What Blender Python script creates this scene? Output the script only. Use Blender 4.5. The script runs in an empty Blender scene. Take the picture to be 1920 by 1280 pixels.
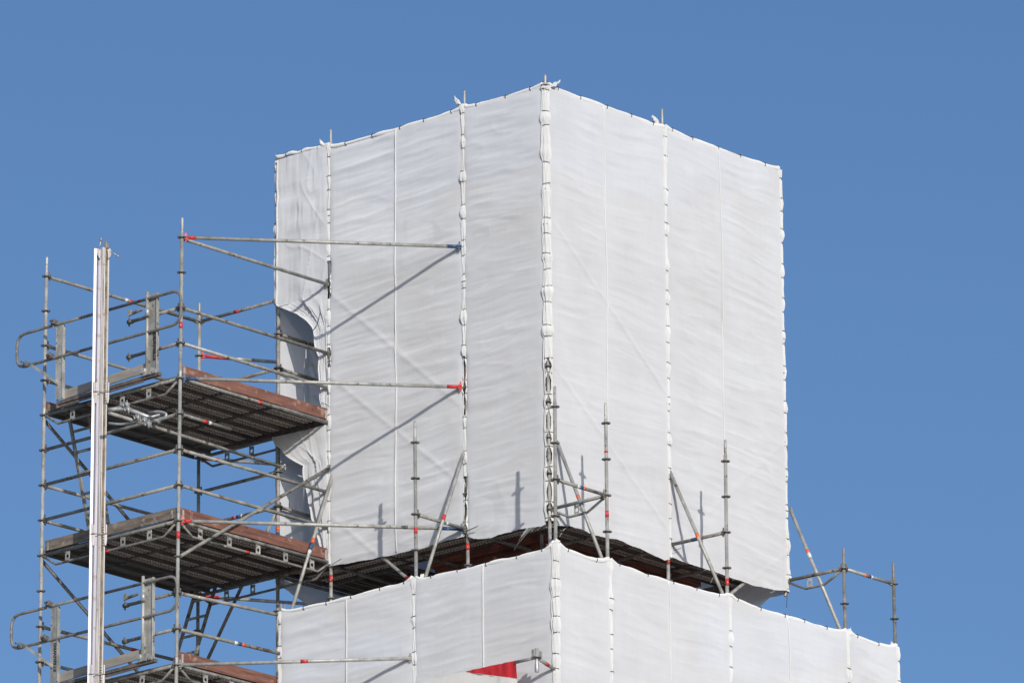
import bpy, math, random
import numpy as np
from mathutils import Vector, Matrix

random.seed(7)
scene = bpy.context.scene
COL = scene.collection

# ------------------------------------------------------------------ camera
YAW, PITCH, ROLL, FPX = 0.719943331888234, 0.29839388640517217, -0.0077594753413638045, 13784.042719409005
CAM = np.array([-71.56246698525783, -62.110327738790915, -26.28904467219854])
fw = np.array([math.cos(YAW)*math.cos(PITCH), math.sin(YAW)*math.cos(PITCH), math.sin(PITCH)])
rt = np.cross(fw, [0, 0, 1]); rt /= np.linalg.norm(rt)
upv = np.cross(rt, fw)
rt, upv = rt*math.cos(ROLL)+upv*math.sin(ROLL), -rt*math.sin(ROLL)+upv*math.cos(ROLL)
cd = bpy.data.cameras.new('camera'); cam = bpy.data.objects.new('camera', cd); COL.objects.link(cam)
cd.sensor_width = 36.0; cd.lens = FPX/1920*36; cd.clip_start = 1; cd.clip_end = 20000
cam.matrix_world = Matrix(((rt[0], upv[0], -fw[0], CAM[0]), (rt[1], upv[1], -fw[1], CAM[1]), (rt[2], upv[2], -fw[2], CAM[2]), (0, 0, 0, 1)))
scene.camera = cam

def ray(px, py): return fw + rt*(px-960)/FPX - upv*(py-640)/FPX
def onx(px, py, x):
    d = ray(px, py); return CAM + d*(x-CAM[0])/d[0]
def ony(px, py, y):
    d = ray(px, py); return CAM + d*(y-CAM[1])/d[1]

# ------------------------------------------------------------------ light
SUN = np.array([-0.507, -0.79, 0.347]); SUN /= np.linalg.norm(SUN)
sl = bpy.data.lights.new('sun', 'SUN'); so = bpy.data.objects.new('sun', sl); COL.objects.link(so)
sl.energy = 2.8; sl.angle = math.radians(0.5); sl.color = (1.0, 0.955, 0.90)
so.rotation_euler = Vector(-SUN).to_track_quat('-Z', 'Y').to_euler()
w = bpy.data.worlds.new('World'); scene.world = w; w.use_nodes = True
nt = w.node_tree; bg = nt.nodes['Background']
sky = nt.nodes.new('ShaderNodeTexSky'); sky.sky_type = 'NISHITA'; sky.sun_disc = False
sky.sun_elevation = math.asin(SUN[2]); sky.sun_rotation = math.atan2(SUN[0], SUN[1])
sky.air_density = 0.9; sky.dust_density = 2.0; sky.ozone_density = 5.4; sky.altitude = 200
nt.links.new(sky.outputs[0], bg.inputs[0]); bg.inputs[1].default_value = 0.107
scene.view_settings.view_transform = 'Standard'; scene.view_settings.look = 'None'
scene.view_settings.exposure = 0.0; scene.view_settings.gamma = 1

# ------------------------------------------------------------------ materials
def mat(name):
    m = bpy.data.materials.new(name); m.use_nodes = True
    n = m.node_tree.nodes; l = m.node_tree.links
    return m, n, l, n['Principled BSDF']
def mottled(name, c1, c2, scale=(8, 8, 8), rough=0.6, metal=0.0, bump=0.0, rnd=0.0, detail=5, lo=.35, hi=.65, spots=()):
    m, n, l, p = mat(name)
    tc = n.new('ShaderNodeTexCoord'); mp = n.new('ShaderNodeMapping'); mp.inputs['Scale'].default_value = scale
    nz = n.new('ShaderNodeTexNoise'); nz.inputs['Scale'].default_value = 1.0; nz.inputs['Detail'].default_value = detail
    nz.inputs['Roughness'].default_value = .65
    rp = n.new('ShaderNodeValToRGB'); rp.color_ramp.elements[0].position = lo; rp.color_ramp.elements[1].position = hi
    rp.color_ramp.elements[0].color = (*c1, 1); rp.color_ramp.elements[1].color = (*c2, 1)
    l.new(tc.outputs['Object'], mp.inputs[0]); l.new(mp.outputs[0], nz.inputs['Vector']); l.new(nz.outputs[0], rp.inputs[0])
    out = rp.outputs[0]
    for (sc_, thr, colr) in spots:
        ns_ = n.new('ShaderNodeTexNoise'); ns_.inputs['Scale'].default_value = sc_; ns_.inputs['Detail'].default_value = 4
        rs_ = n.new('ShaderNodeValToRGB'); rs_.color_ramp.elements[0].position = thr; rs_.color_ramp.elements[1].position = thr+.06
        ms_ = n.new('ShaderNodeMix'); ms_.data_type = 'RGBA'
        l.new(tc.outputs['Object'], ns_.inputs['Vector']); l.new(ns_.outputs[0], rs_.inputs[0]); l.new(rs_.outputs[0], ms_.inputs[0])
        l.new(out, ms_.inputs[6]); ms_.inputs[7].default_value = (*colr, 1); out = ms_.outputs[2]
    if rnd:
        oi = n.new('ShaderNodeObjectInfo'); mr = n.new('ShaderNodeMapRange')
        mr.inputs['To Min'].default_value = 1-rnd; mr.inputs['To Max'].default_value = 1+rnd
        l.new(oi.outputs['Random'], mr.inputs['Value'])
        mx = n.new('ShaderNodeMix'); mx.data_type = 'RGBA'; mx.blend_type = 'MULTIPLY'; mx.inputs[0].default_value = 1
        l.new(out, mx.inputs[6]); l.new(mr.outputs[0], mx.inputs[7]); out = mx.outputs[2]
    l.new(out, p.inputs['Base Color'])
    p.inputs['Roughness'].default_value = rough; p.inputs['Metallic'].default_value = metal
    if bump:
        b = n.new('ShaderNodeBump'); b.inputs['Strength'].default_value = bump; b.inputs['Distance'].default_value = .01
        l.new(nz.outputs[0], b.inputs['Height']); l.new(b.outputs[0], p.inputs['Normal'])
    return m
M = {}
M['galv'] = mottled('galvanised steel', (.31, .30, .27), (.55, .535, .48), (9, 9, 5), .5, .2, rnd=.12, spots=((11, .64, (.17, .12, .08)), (17, .68, (.75, .74, .70))))
M['galv_worn'] = mottled('weathered galvanised steel', (.19, .183, .16), (.36, .345, .305), (7, 7, 5), .6, .08, rnd=.22, spots=((9, .60, (.13, .085, .055)), (15, .66, (.58, .56, .52))))
M['galv_new'] = mottled('bright galvanised steel', (.34, .34, .33), (.56, .56, .545), (14, 14, 14), .42, .4)
M['dark_steel'] = mottled('dark rosette steel', (.10, .095, .09), (.26, .24, .22), (30, 30, 30), .6, .2)
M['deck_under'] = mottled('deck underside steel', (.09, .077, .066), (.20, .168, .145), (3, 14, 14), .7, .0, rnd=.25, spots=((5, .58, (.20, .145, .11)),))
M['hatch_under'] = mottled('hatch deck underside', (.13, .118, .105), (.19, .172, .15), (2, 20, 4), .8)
M['deck_tab_glint'] = mottled('deck hole rims with painted glint', (.62, .50, .40), (.92, .80, .68), (9, 25, 9), .5, .0)  # pale tone paints the sun glints on the rims into the deck steel
M['toe_red'] = mottled('red brown toe board', (.10, .042, .030), (.30, .135, .095), (2.2, 2.2, 24), .75, rnd=.12, lo=.3, hi=.7, spots=((7, .60, (.33, .20, .15)), (12, .66, (.07, .04, .03)), (3.5, .66, (.24, .17, .13))))
M['toe_grey'] = mottled('weathered grey toe board', (.13, .10, .08), (.29, .235, .185), (2.5, 2.5, 16), .85, spots=((6, .60, (.34, .30, .24)), (10, .64, (.07, .055, .045))))
M['board_metal'] = mottled('pale gate board', (.30, .265, .22), (.44, .40, .345), (3, 2, 12), .6)
M['red'] = mottled('red paint', (.50, .03, .03), (.68, .06, .05), (20, 20, 20), .55, spots=((20, .62, (.5, .42, .38)),))
M['blue'] = mottled('blue paint', (.02, .05, .11), (.04, .11, .24), (20, 20, 20), .55, spots=((16, .6, (.25, .26, .26)),))
M['orange'] = mottled('orange tape', (.8, .12, .02), (.9, .18, .04), (20, 20, 20), .5)
M['white_tape'] = mottled('white tape', (.7, .7, .68), (.85, .85, .83), (20, 20, 20), .5)
M['black'] = mottled('black plastic tie', (.015, .015, .015), (.04, .04, .04), (20, 20, 20), .5)
M['ink'] = mottled('black lettering', (.02, .02, .02), (.06, .06, .06), (90, 90, 90), .6)
M['alu_sunlit'] = mottled('bright aluminium', (.74, .72, .75), (.93, .91, .93), (50, 50, .7), .4, .25)  # near-white tone puts the sunlit glare of the mast flange into the colour
M['alu_shade'] = mottled('shade-toned aluminium web', (.20, .19, .22), (.34, .325, .37), (60, 60, .8), .42, .35, spots=((7, .62, (.22, .19, .17)),))  # darker copy of the mast aluminium, shade of the recesses painted in
M['alu_rib'] = mottled('aluminium ribs', (.22, .20, .185), (.50, .47, .45), (90, 90, .8), .4, .35, lo=.42, hi=.58, spots=((8, .62, (.28, .20, .14)),))
M['rust_strip'] = mottled('stained rack strip', (.13, .095, .06), (.33, .28, .20), (20, 20, 6), .7, .2)
M['ground'] = mottled('pale bounce ground', (.32, .30, .26), (.47, .45, .39), (.08, .08, .08), .9)  # out-of-view ground, lightened to bounce light up onto the undersides

# brick
m, n, l, p = mat('old brick')
tc = n.new('ShaderNodeTexCoord'); mp = n.new('ShaderNodeMapping'); br = n.new('ShaderNodeTexBrick')
sp = n.new('ShaderNodeSeparateXYZ'); cb = n.new('ShaderNodeCombineXYZ'); ad = n.new('ShaderNodeMath'); ad.operation = 'ADD'
l.new(tc.outputs['Object'], sp.inputs[0]); l.new(sp.outputs[0], ad.inputs[0]); l.new(sp.outputs[1], ad.inputs[1])
l.new(ad.outputs[0], cb.inputs[0]); l.new(sp.outputs[2], cb.inputs[1])
l.new(cb.outputs[0], br.inputs['Vector'])
br.inputs['Scale'].default_value = 1; br.inputs['Brick Width'].default_value = .25; br.inputs['Row Height'].default_value = .083
br.inputs['Mortar Size'].default_value = .009; br.inputs['Color1'].default_value = (.40, .10, .05, 1); br.inputs['Color2'].default_value = (.22, .055, .03, 1)
br.inputs['Mortar'].default_value = (.10, .08, .07, 1)
nz = n.new('ShaderNodeTexNoise'); nz.inputs['Scale'].default_value = 2.5; nz.inputs['Detail'].default_value = 6
l.new(tc.outputs['Object'], nz.inputs['Vector'])
mx = n.new('ShaderNodeMix'); mx.data_type = 'RGBA'; mx.blend_type = 'MULTIPLY'; mx.inputs[0].default_value = .8
l.new(br.outputs[0], mx.inputs[6]); l.new(nz.outputs[0], mx.inputs[7]); l.new(mx.outputs[2], p.inputs['Base Color'])
b = n.new('ShaderNodeBump'); b.inputs['Strength'].default_value = .6; b.inputs['Distance'].default_value = .01
l.new(br.outputs['Fac'], b.inputs['Height']); b.invert = True; l.new(b.outputs[0], p.inputs['Normal'])
p.inputs['Roughness'].default_value = .9; M['brick'] = m

# netting: a translucent woven sheet
def net_mat(name, base, transp, transl, bumps=.25):
    m, n, l, p = mat(name); n.remove(p); out = n['Material Output']
    geo = n.new('ShaderNodeNewGeometry')
    mp = n.new('ShaderNodeMapping'); mp.inputs['Scale'].default_value = (1.6, 1.6, 46)
    nz = n.new('ShaderNodeTexNoise'); nz.inputs['Scale'].default_value = 1; nz.inputs['Detail'].default_value = 6; nz.inputs['Roughness'].default_value = .6
    l.new(geo.outputs['Position'], mp.inputs[0]); l.new(mp.outputs[0], nz.inputs['Vector'])
    n2 = n.new('ShaderNodeTexNoise'); n2.inputs['Scale'].default_value = 1.1; n2.inputs['Detail'].default_value = 7; n2.inputs['Roughness'].default_value = .6
    l.new(geo.outputs['Position'], n2.inputs['Vector'])
    mp3 = n.new('ShaderNodeMapping'); mp3.inputs['Scale'].default_value = (30, 30, 1.2)
    n3 = n.new('ShaderNodeTexNoise'); n3.inputs['Scale'].default_value = 1; n3.inputs['Detail'].default_value = 3
    l.new(geo.outputs['Position'], mp3.inputs[0]); l.new(mp3.outputs[0], n3.inputs['Vector'])
    rp = n.new('ShaderNodeValToRGB'); e = rp.color_ramp.elements
    e[0].position = .28; e[0].color = (base[0]*.93, base[1]*.918, base[2]*.905, 1); e[1].position = .62; e[1].color = (*base, 1)
    l.new(n2.outputs[0], rp.inputs[0])
    mxx = n.new('ShaderNodeMix'); mxx.data_type = 'RGBA'; mxx.blend_type = 'MULTIPLY'; mxx.inputs[0].default_value = .05
    l.new(rp.outputs[0], mxx.inputs[6]); l.new(n3.outputs[0], mxx.inputs[7])
    my = n.new('ShaderNodeMix'); my.data_type = 'RGBA'; my.blend_type = 'MULTIPLY'; my.inputs[0].default_value = .10
    l.new(mxx.outputs[2], my.inputs[6]); l.new(nz.outputs[0], my.inputs[7])
    col = my.outputs[2]
    bp = n.new('ShaderNodeBump'); bp.inputs['Strength'].default_value = bumps; bp.inputs['Distance'].default_value = .006
    sm = n.new('ShaderNodeMath'); sm.operation = 'ADD'
    l.new(nz.outputs[0], sm.inputs[0]); l.new(n3.outputs[0], sm.inputs[1]); l.new(sm.outputs[0], bp.inputs['Height'])
    df = n.new('ShaderNodeBsdfDiffuse'); df.inputs['Roughness'].default_value = 1.0
    tl = n.new('ShaderNodeBsdfTranslucent'); tp = n.new('ShaderNodeBsdfTransparent')
    for s in (df, tl):
        l.new(col, s.inputs['Color']); l.new(bp.outputs[0], s.inputs['Normal'])
    m1 = n.new('ShaderNodeMixShader'); m1.inputs[0].default_value = transl
    m2 = n.new('ShaderNodeMixShader'); m2.inputs[0].default_value = transp
    l.new(df.outputs[0], m1.inputs[1]); l.new(tl.outputs[0], m1.inputs[2])
    l.new(m1.outputs[0], m2.inputs[1]); l.new(tp.outputs[0], m2.inputs[2]); l.new(m2.outputs[0], out.inputs[0])
    return m
M['net'] = net_mat('white scaffold netting', (.845, .85, .86), .07, .16)
M['hem'] = net_mat('folded net hem', (.895, .895, .875), .0, .10, .1)
M['banner_white'] = net_mat('white banner cloth', (.84, .82, .78), .0, .12, .3)
M['banner_red'] = mottled('red banner cloth', (.50, .018, .025), (.72, .035, .04), (9, 9, 3), .7)

# ------------------------------------------------------------------ mesh helpers
class MB:
    def __init__(s): s.v = []; s.f = []; s.sm = []
    def add(s, vs, fs, smooth=False):
        o = len(s.v); s.v += [tuple(map(float, v)) for v in vs]
        for f in fs: s.f.append(tuple(i+o for i in f)); s.sm.append(smooth)
        return s
    def tube(s, pts, r, n=12, cap=True, closed=False):
        P = [np.array(p, float) for p in pts]; N = len(P)
        rs = r if hasattr(r, '__len__') else [r]*N
        T = []
        for i in range(N):
            a = P[(i-1) % N] if (closed or i > 0) else P[i]; b_ = P[(i+1) % N] if (closed or i < N-1) else P[i]
            t = b_-a; T.append(t/(np.linalg.norm(t)+1e-12))
        up = np.array([0, 0, 1.]) if abs(T[0][2]) < .9 else np.array([1., 0, 0])
        u = np.cross(T[0], up); u /= np.linalg.norm(u)
        vs = []
        for i in range(N):
            u = u-T[i]*np.dot(u, T[i]); u /= np.linalg.norm(u); v = np.cross(T[i], u)
            for k in range(n):
                a = 2*math.pi*k/n; vs.append(P[i]+rs[i]*(math.cos(a)*u+math.sin(a)*v))
        fs = []
        for i in range(N if closed else N-1):
            j = (i+1) % N
            for k in range(n):
                k2 = (k+1) % n; fs.append((i*n+k, i*n+k2, j*n+k2, j*n+k))
        s.add(vs, fs, True)
        if cap and not closed:
            o = len(s.v)-N*n
            s.f.append(tuple(o+k for k in reversed(range(n)))); s.sm.append(False)
            s.f.append(tuple(o+(N-1)*n+k for k in range(n))); s.sm.append(False)
        return s
    def box(s, c, sx, sy, sz, ax=None):
        c = np.array(c, float); A = np.eye(3) if ax is None else np.array(ax)
        vs = [c+A[0]*sx*i/2+A[1]*sy*j/2+A[2]*sz*k/2 for i in (-1, 1) for j in (-1, 1) for k in (-1, 1)]
        return s.add(vs, [(0, 1, 3, 2), (4, 6, 7, 5), (0, 4, 5, 1), (2, 3, 7, 6), (0, 2, 6, 4), (1, 5, 7, 3)])
    def bar(s, a, b_, wd, ht, up=(0, 0, 1)):
        a = np.array(a, float); b_ = np.array(b_, float); d = b_-a; L = np.linalg.norm(d); d /= L
        side = np.cross(d, up); side /= np.linalg.norm(side); u = np.cross(side, d)
        return s.box((a+b_)/2, L, wd, ht, (d, side, u))
    def prism(s, pts, nrm, th):
        n = len(pts); nr = np.array(nrm, float); nr /= np.linalg.norm(nr)
        vs = [np.array(p)-nr*th/2 for p in pts]+[np.array(p)+nr*th/2 for p in pts]
        fs = [tuple(reversed(range(n))), tuple(range(n, 2*n))]+[(i, (i+1) % n, (i+1) % n+n, i+n) for i in range(n)]
        return s.add(vs, fs)
    def holed(s, c, e1, e2, wx, wy, rh, th):
        # rectangular plate with a round hole
        c = np.array(c, float); e1 = np.array(e1, float); e2 = np.array(e2, float); nr = np.cross(e1, e2)
        n = 16; o = []; i_ = []
        for k in range(n):
            a = 2*math.pi*k/n; x, y = math.cos(a), math.sin(a); q = max(abs(x), abs(y))
            o.append(c+e1*x/q*wx/2+e2*y/q*wy/2); i_.append(c+e1*x*rh+e2*y*rh)
        vs = [p-nr*th/2 for p in o]+[p-nr*th/2 for p in i_]+[p+nr*th/2 for p in o]+[p+nr*th/2 for p in i_]
        fs = []
        for k in range(n):
            j = (k+1) % n
            fs += [(k, k+n, j+n, j), (k+2*n, j+2*n, j+3*n, k+3*n), (k, j, j+2*n, k+2*n), (k+n, k+3*n, j+3*n, j+n)]
        return s.add(vs, fs)
    def grid(s, V, ny, nx, smooth=True):
        fs = [(j*nx+i, j*nx+i+1, (j+1)*nx+i+1, (j+1)*nx+i) for j in range(ny-1) for i in range(nx-1)]
        return s.add(V, fs, smooth)

W = {}
def merge(a, b_):
    # join b_ into a with the second material slot
    a.mi = [0]*len(a.f)+[1]*len(b_.f); o = len(a.v); a.v += b_.v; a.f += [tuple(i+o for i in f) for f in b_.f]; a.sm += b_.sm
def mesh_of(name, mb, m, org=(0, 0, 0)):
    me = bpy.data.meshes.new(name)
    o = np.array(org, float)
    me.from_pydata([tuple(np.array(v)-o) for v in mb.v], [], mb.f); me.materials.append(m)
    me.polygons.foreach_set('use_smooth', mb.sm); me.update()
    return me
def put(name, mb, m, parent=None, org=None):
    if parent is not None and org is None: org = W[parent.name]
    if org is None: org = np.mean(np.array(mb.v), axis=0)
    o = bpy.data.objects.new(name, mesh_of(name, mb, m, org)); COL.objects.link(o)
    base = W[parent.name] if parent is not None else np.zeros(3)
    o.location = tuple(np.array(org)-base)
    if parent is not None: o.parent = parent
    W[o.name] = np.array(org, float); return o
def tag(o, label, cat, group=None, kind=None):
    o['label'] = label; o['category'] = cat
    if group: o['group'] = group
    if kind: o['kind'] = kind
    return o
def thing(name, loc, label, cat, group=None):
    o = bpy.data.objects.new(name, None); COL.objects.link(o); o.location = tuple(loc); o.empty_display_size = .2
    W[o.name] = np.array(loc, float); return tag(o, label, cat, group)
def dup(src, parent, loc):
    c = src.copy(); COL.objects.link(c); c.parent = parent; c.location = tuple(np.array(loc)-W[parent.name]); W[c.name] = np.array(loc, float); return c
def dup_tree(src, off):
    c = src.copy(); COL.objects.link(c); c.location = tuple(np.array(src.location)+np.array(off)); W[c.name] = W[src.name]+np.array(off)
    for ch in list(src.children):
        d = ch.copy(); COL.objects.link(d); d.parent = c; W[d.name] = W[ch.name]+np.array(off)
        for g in list(ch.children):
            e_ = g.copy(); COL.objects.link(e_); e_.parent = d; W[e_.name] = W[g.name]+np.array(off)
    return c
def arr(*a): return np.array(a, float)

# ------------------------------------------------------------------ setting
GZ = -27.7
mb = MB(); mb.add([(-3000, -3000, GZ), (3000, -3000, GZ), (3000, 3000, GZ), (-3000, 3000, GZ)], [(0, 1, 2, 3)])
g = put('ground', mb, M['ground'], org=(0, 0, GZ)); g['kind'] = 'structure'

# ------------------------------------------------------------------ layout of the standards (metres)
TW, Y1, Y4, Y5, YD, X2, X4, A, B, X5 = 2.98, 1.47, 4.03, 4.985, 6.62, 2.483, 5.017, 1.047, 1.009, 6.119
POLE = dict(T1=(-TW, Y4, .0065), T0=(-TW, YD, .0058), T2=(0, 6.51, -.0004), P5=(0, Y5, .0007), P4=(0, 3.985, -.0003), P1=(0, Y1, -.0015),
            K=(0, 0, -.001), R2=(2.452, 0, .0004), R4=(4.975, 0, .0), L1=(-A, Y1, -.004), LK=(-A, -B, .004), B1=(0, -B, -.001), B2=(X2, -B, .0028),
            B4=(X4, -B, 0), B5=(X5, -B, -.0026), L5=(-A, 3.915, 0),
            Q5=(X2, Y5, 0), Q4=(X4, Y5, 0), QR=(X4, 2.5, 0))
def S(nm, z, dx=0, dy=0):
    x, y, t = POLE[nm]; return arr(x+t*z*.66+dx, y-t*z*.75+dy, z)

# rosette master mesh (ring, hub and eight spokes)
def rosette_mb(c, tilt=(0, 0, 1)):
    r = MB(); c = np.array(c, float); n = 24
    def ring(r0, r1, th):
        vs = []
        for k in range(n):
            a = 2*math.pi*k/n; x, y = math.cos(a), math.sin(a)
            vs += [c+arr(x*r0, y*r0, -th), c+arr(x*r1, y*r1, -th), c+arr(x*r1, y*r1, th), c+arr(x*r0, y*r0, th)]
        fs = []
        for k in range(n):
            j = (k+1) % n
            for q in range(4): q2 = (q+1) % 4; fs.append((k*4+q, k*4+q2, j*4+q2, j*4+q))
        r.add(vs, fs)
    ring(.0245, .034, .012); ring(.052, .062, .006)
    for k in range(4):
        a = 2*math.pi*(k+.5)/4; d = arr(math.cos(a), math.sin(a), 0)
        r.bar(c+d*.032, c+d*.054, .014, .011)
    return r
ros_src = [None]
def add_rosette(parent, p):
    if ros_src[0] is None:
        o = put('rosette', rosette_mb(p), M['dark_steel'], parent, org=p); ros_src[0] = o
    else:
        o = dup(ros_src[0], parent, p)
    o.rotation_euler = (random.uniform(-.03, .03), random.uniform(-.03, .03), random.uniform(0, 3.1))
    return o
def band(parent, a, b_, t, L, m, r=.0262):
    a = np.array(a, float); b_ = np.array(b_, float); d = (b_-a)/np.linalg.norm(b_-a); p = a+d*t
    o = put('marker_band', MB().tube([p-d*L/2, p+d*L/2], r, 14), m, parent); return o

def standard(parent, nm, zb, zt, zr0, zr1, bands=(), m='galv', joints=None, name='standard'):
    # tube with the thinner spigot at the head, collars at the joints, rosettes every half metre
    t = MB()
    t.tube([S(nm, zb), S(nm, zt-.22)], .0245, 14)
    t.tube([S(nm, zt-.225), S(nm, zt-.215), S(nm, zt-.20), S(nm, zt-.03), S(nm, zt)], [.0245, .0235, .019, .019, .017], 12)
    for zj in (joints if joints is not None else np.arange(zt-2.22, zb, -2.0)):
        t.tube([S(nm, zj-.05), S(nm, zj-.045), S(nm, zj+.045), S(nm, zj+.05)], [.0245, .0268, .0268, .0245], 14)
    o = put(name, t, M[m], parent, org=S(nm, zb))
    z = zr0
    while z <= zr1+1e-6:
        add_rosette(o, S(nm, z)); z += .5
    for bd in bands:
        z, L, c = bd; p = S(nm, z)
        put('marker_band', MB().tube([S(nm, z-L/2), S(nm, z+L/2)], .0262, 14), M[c], o)
    return o
def head(mb, p, d):
    # wedge head of a ledger gripping the rosette
    p = np.array(p, float); d = np.array(d, float); h = arr(d[0], d[1], 0); h /= np.linalg.norm(h)
    mb.bar(p+h*.030, p+h*.085, .036, .055)
    mb.bar(p+h*.055+arr(0, 0, -.055), p+h*.050+arr(0, 0, .075), .007, .024, up=h)
def ledger(parent, a, b_, m='galv_worn', bands=(), heads=(1, 1), r=.024, name='ledger', paint=()):
    a = np.array(a, float); b_ = np.array(b_, float); d = (b_-a); L = np.linalg.norm(d); d /= L
    o = put(name, MB().tube([a+d*(.05 if heads[0] else 0), b_-d*(.05 if heads[1] else 0)], r, 14), M[m], parent)
    if heads[0] or heads[1]:
        for i, (pp, dd, on) in enumerate(((a, d, heads[0]), (b_, -d, heads[1]))):
            if on:
                h = MB(); head(h, pp, dd)
                c = M['dark_steel'] if (i % 2 == 0 and not paint) else M['galv_worn']
                for (t0, t1, cc) in paint:
                    if (t0 < .2 and i == 0) or (t1 > L-.2 and i == 1): c = M[cc]
                put('wedge_head', h, c, o)
    for (t, ln, c) in bands: band(o, a, b_, t, ln, M[c], r+.0018)
    for (t0, t1, c) in paint:
        put('painted_end', MB().tube([a+d*t0, a+d*t1], r+.0015, 14), M[c], o)
    return o
def swivel(parent, p, d1, d2, m='galv_new', name='coupler'):
    c = MB(); p = np.array(p, float)
    for d in (d1, d2):
        d = np.array(d, float); d /= np.linalg.norm(d)
        c.tube([p-d*.035, p+d*.035], .036, 10)
    for k in range(3):
        q = p+arr(random.uniform(-.05, .05), random.uniform(-.06, .02), random.uniform(-.05, .05))
        c.tube([q, q+arr(-.05, -.05, random.uniform(-.03, .03))], .008, 6)
    return put(name, c, M[m], parent)
def truss(parent, a, b_, ts, dep=.17, name='bridging_ledger', m='galv_worn', ends=(.22, .22), bands=()):
    # double-tube deck bearer: upper tube, bent lower tube and holed gusset plates
    a = np.array(a, float); b_ = np.array(b_, float); d = b_-a; L = np.linalg.norm(d); d /= L
    dn = arr(0, 0, -dep); t = MB()
    t.tube([a+d*.05, b_-d*.05], .024, 14)
    t.tube([a+d*.06+arr(0, 0, -.03), a+d*(ends[0]*.6+.06)+dn*.7, a+d*(ends[0]+.05)+dn, b_-d*(ends[1]+.05)+dn, b_-d*(ends[1]*.6+.06)+dn*.7, b_-d*.06+arr(0, 0, -.03)], .0175, 12)
    head(t, a, d); head(t, b_, -d)
    o = put(name, t, M[m], parent)
    for q in ts:
        c = a+d*q+dn*.5; g_ = MB()
        g_.holed(c+arr(0, 0, -.012), d, arr(0, 0, 1), .085, dep-.04, .026, .008)
        g_.box(c+arr(0, 0, .055)-d*.03, .02, .008, .06, (d, np.cross((0, 0, 1), d), arr(0, 0, 1)))
        put('gusset_plate', g_, M['galv'], o)
    for (t_, ln, c) in bands: 
        band(o, a+dn, b_+dn, t_, ln, M[c], .019)
    return o

# ------------------------------------------------------------------ decks
def deck_mesh(mb_plate, mb_tab, x0, x1, y0, wd, z, alongx=True, rows=5, step=.052):
    # one steel plank seen from below: pan with side flanges, ribs and rows of hole collars
    def P(a, b_, c): return arr(a, b_, c) if alongx else arr(b_, a, c)
    ax = (arr(1, 0, 0), arr(0, 1, 0), arr(0, 0, 1)) if alongx else (arr(0, 1, 0), arr(1, 0, 0), arr(0, 0, 1))
    L = x1-x0; xm = (x0+x1)/2
    mb_plate.box(P(xm, y0+wd/2, z+.05), L, wd-.012, .004, ax)
    for s_ in (.008, wd-.008): mb_plate.box(P(xm, y0+s_, z+.025), L, .004, .05, ax)
    for s_ in (.35, .65): mb_plate.box(P(xm, y0+wd*s_, z+.04), L-.1, .014, .018, ax)
    for xx in (x0+.02, x1-.02): mb_plate.box(P(xx, y0+wd/2, z+.022), .04, wd-.03, .05, ax)
    for f_ in (.33, .66): mb_plate.box(P(x0+L*f_, y0+wd/2, z+.034), .05, wd-.03, .028, ax)
    if mb_tab is None: return
    ys = [.035, .075, wd*.42, wd*.5, wd*.58, wd-.075, wd-.035]
    k = 0
    for j, yy in enumerate(ys):
        xx = x0+.10+(j % 2)*step/2
        while xx < x1-.10:
            if all(abs(xx-(x0+L*f_)) > .045 for f_ in (.33, .66)):
                jit = random.uniform(-.004, .004)
                mb_tab.box(P(xx+jit, y0+yy, z+.040), .025, .021, .020, ax)
            xx += step
def deck(parent, x0, x1, y0, n, wd, z, alongx=True, tabs=True, name='deck_plank', hatch=()):
    for i in range(n):
        pl = MB(); tb = MB() if tabs and i not in hatch else None
        if i in hatch:
            ax = None
            pl.box(((x0+x1)/2, y0+(i+.5)*wd, z+.05), (x1-x0), wd-.006, .012)
            for s_ in (.012, wd-.012): pl.box(((x0+x1)/2, y0+i*wd+s_, z+.02), x1-x0, .02, .055)
            for f_ in (.12, .38, .63, .88): pl.box((x0+(x1-x0)*f_, y0+(i+.5)*wd, z+.03), .04, wd-.05, .03)
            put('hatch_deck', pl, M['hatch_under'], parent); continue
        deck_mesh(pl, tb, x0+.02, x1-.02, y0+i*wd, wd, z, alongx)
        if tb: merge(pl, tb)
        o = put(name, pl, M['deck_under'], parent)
        if tb: o.data.materials.append(M['deck_tab_glint']); o.data.polygons.foreach_set('material_index', pl.mi)
def toe(parent, a, b_, z0, h, m, th=.03, name='toe_board', clips=True):
    a = np.array(a, float); b_ = np.array(b_, float); d = (b_-a)/np.linalg.norm(b_-a)
    t = MB().bar(arr(a[0], a[1], z0+h/2), arr(b_[0], b_[1], z0+h/2), th, h)
    o = put(name, t, M[m], parent)
    if clips:
        c = MB()
        nn = np.cross(d, (0, 0, 1))
        for q in (a+d*.06, b_-d*.06): c.bar(arr(q[0], q[1], z0+.0)+nn*.02, arr(q[0], q[1], z0+h*.8)+nn*.02, .03, .006, up=nn)
        put('end_clip', c, M['galv'], o)
    return o

# =================================================================== STAIR TOWER (left)
tw = thing('stair_tower', (-1.5, 5.3, GZ), 'open galvanised scaffold tower with red brown toe boards, left of the white wrapped boxes', 'scaffold tower')
standard(tw, 'T1', GZ, 4.78, -2.0, 4.5, bands=[(3.25, .09, 'red'), (.30, .10, 'red')])
standard(tw, 'T0', GZ, 4.78, -2.0, 4.5)
standard(tw, 'T2', GZ, 4.78, -1.5, 4.5, m='galv')
# ledgers between T0 and T1
for z in (2.0, 1.5, 1.0): ledger(tw, S('T0', z), S('T1', z), m='galv_worn')
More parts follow.
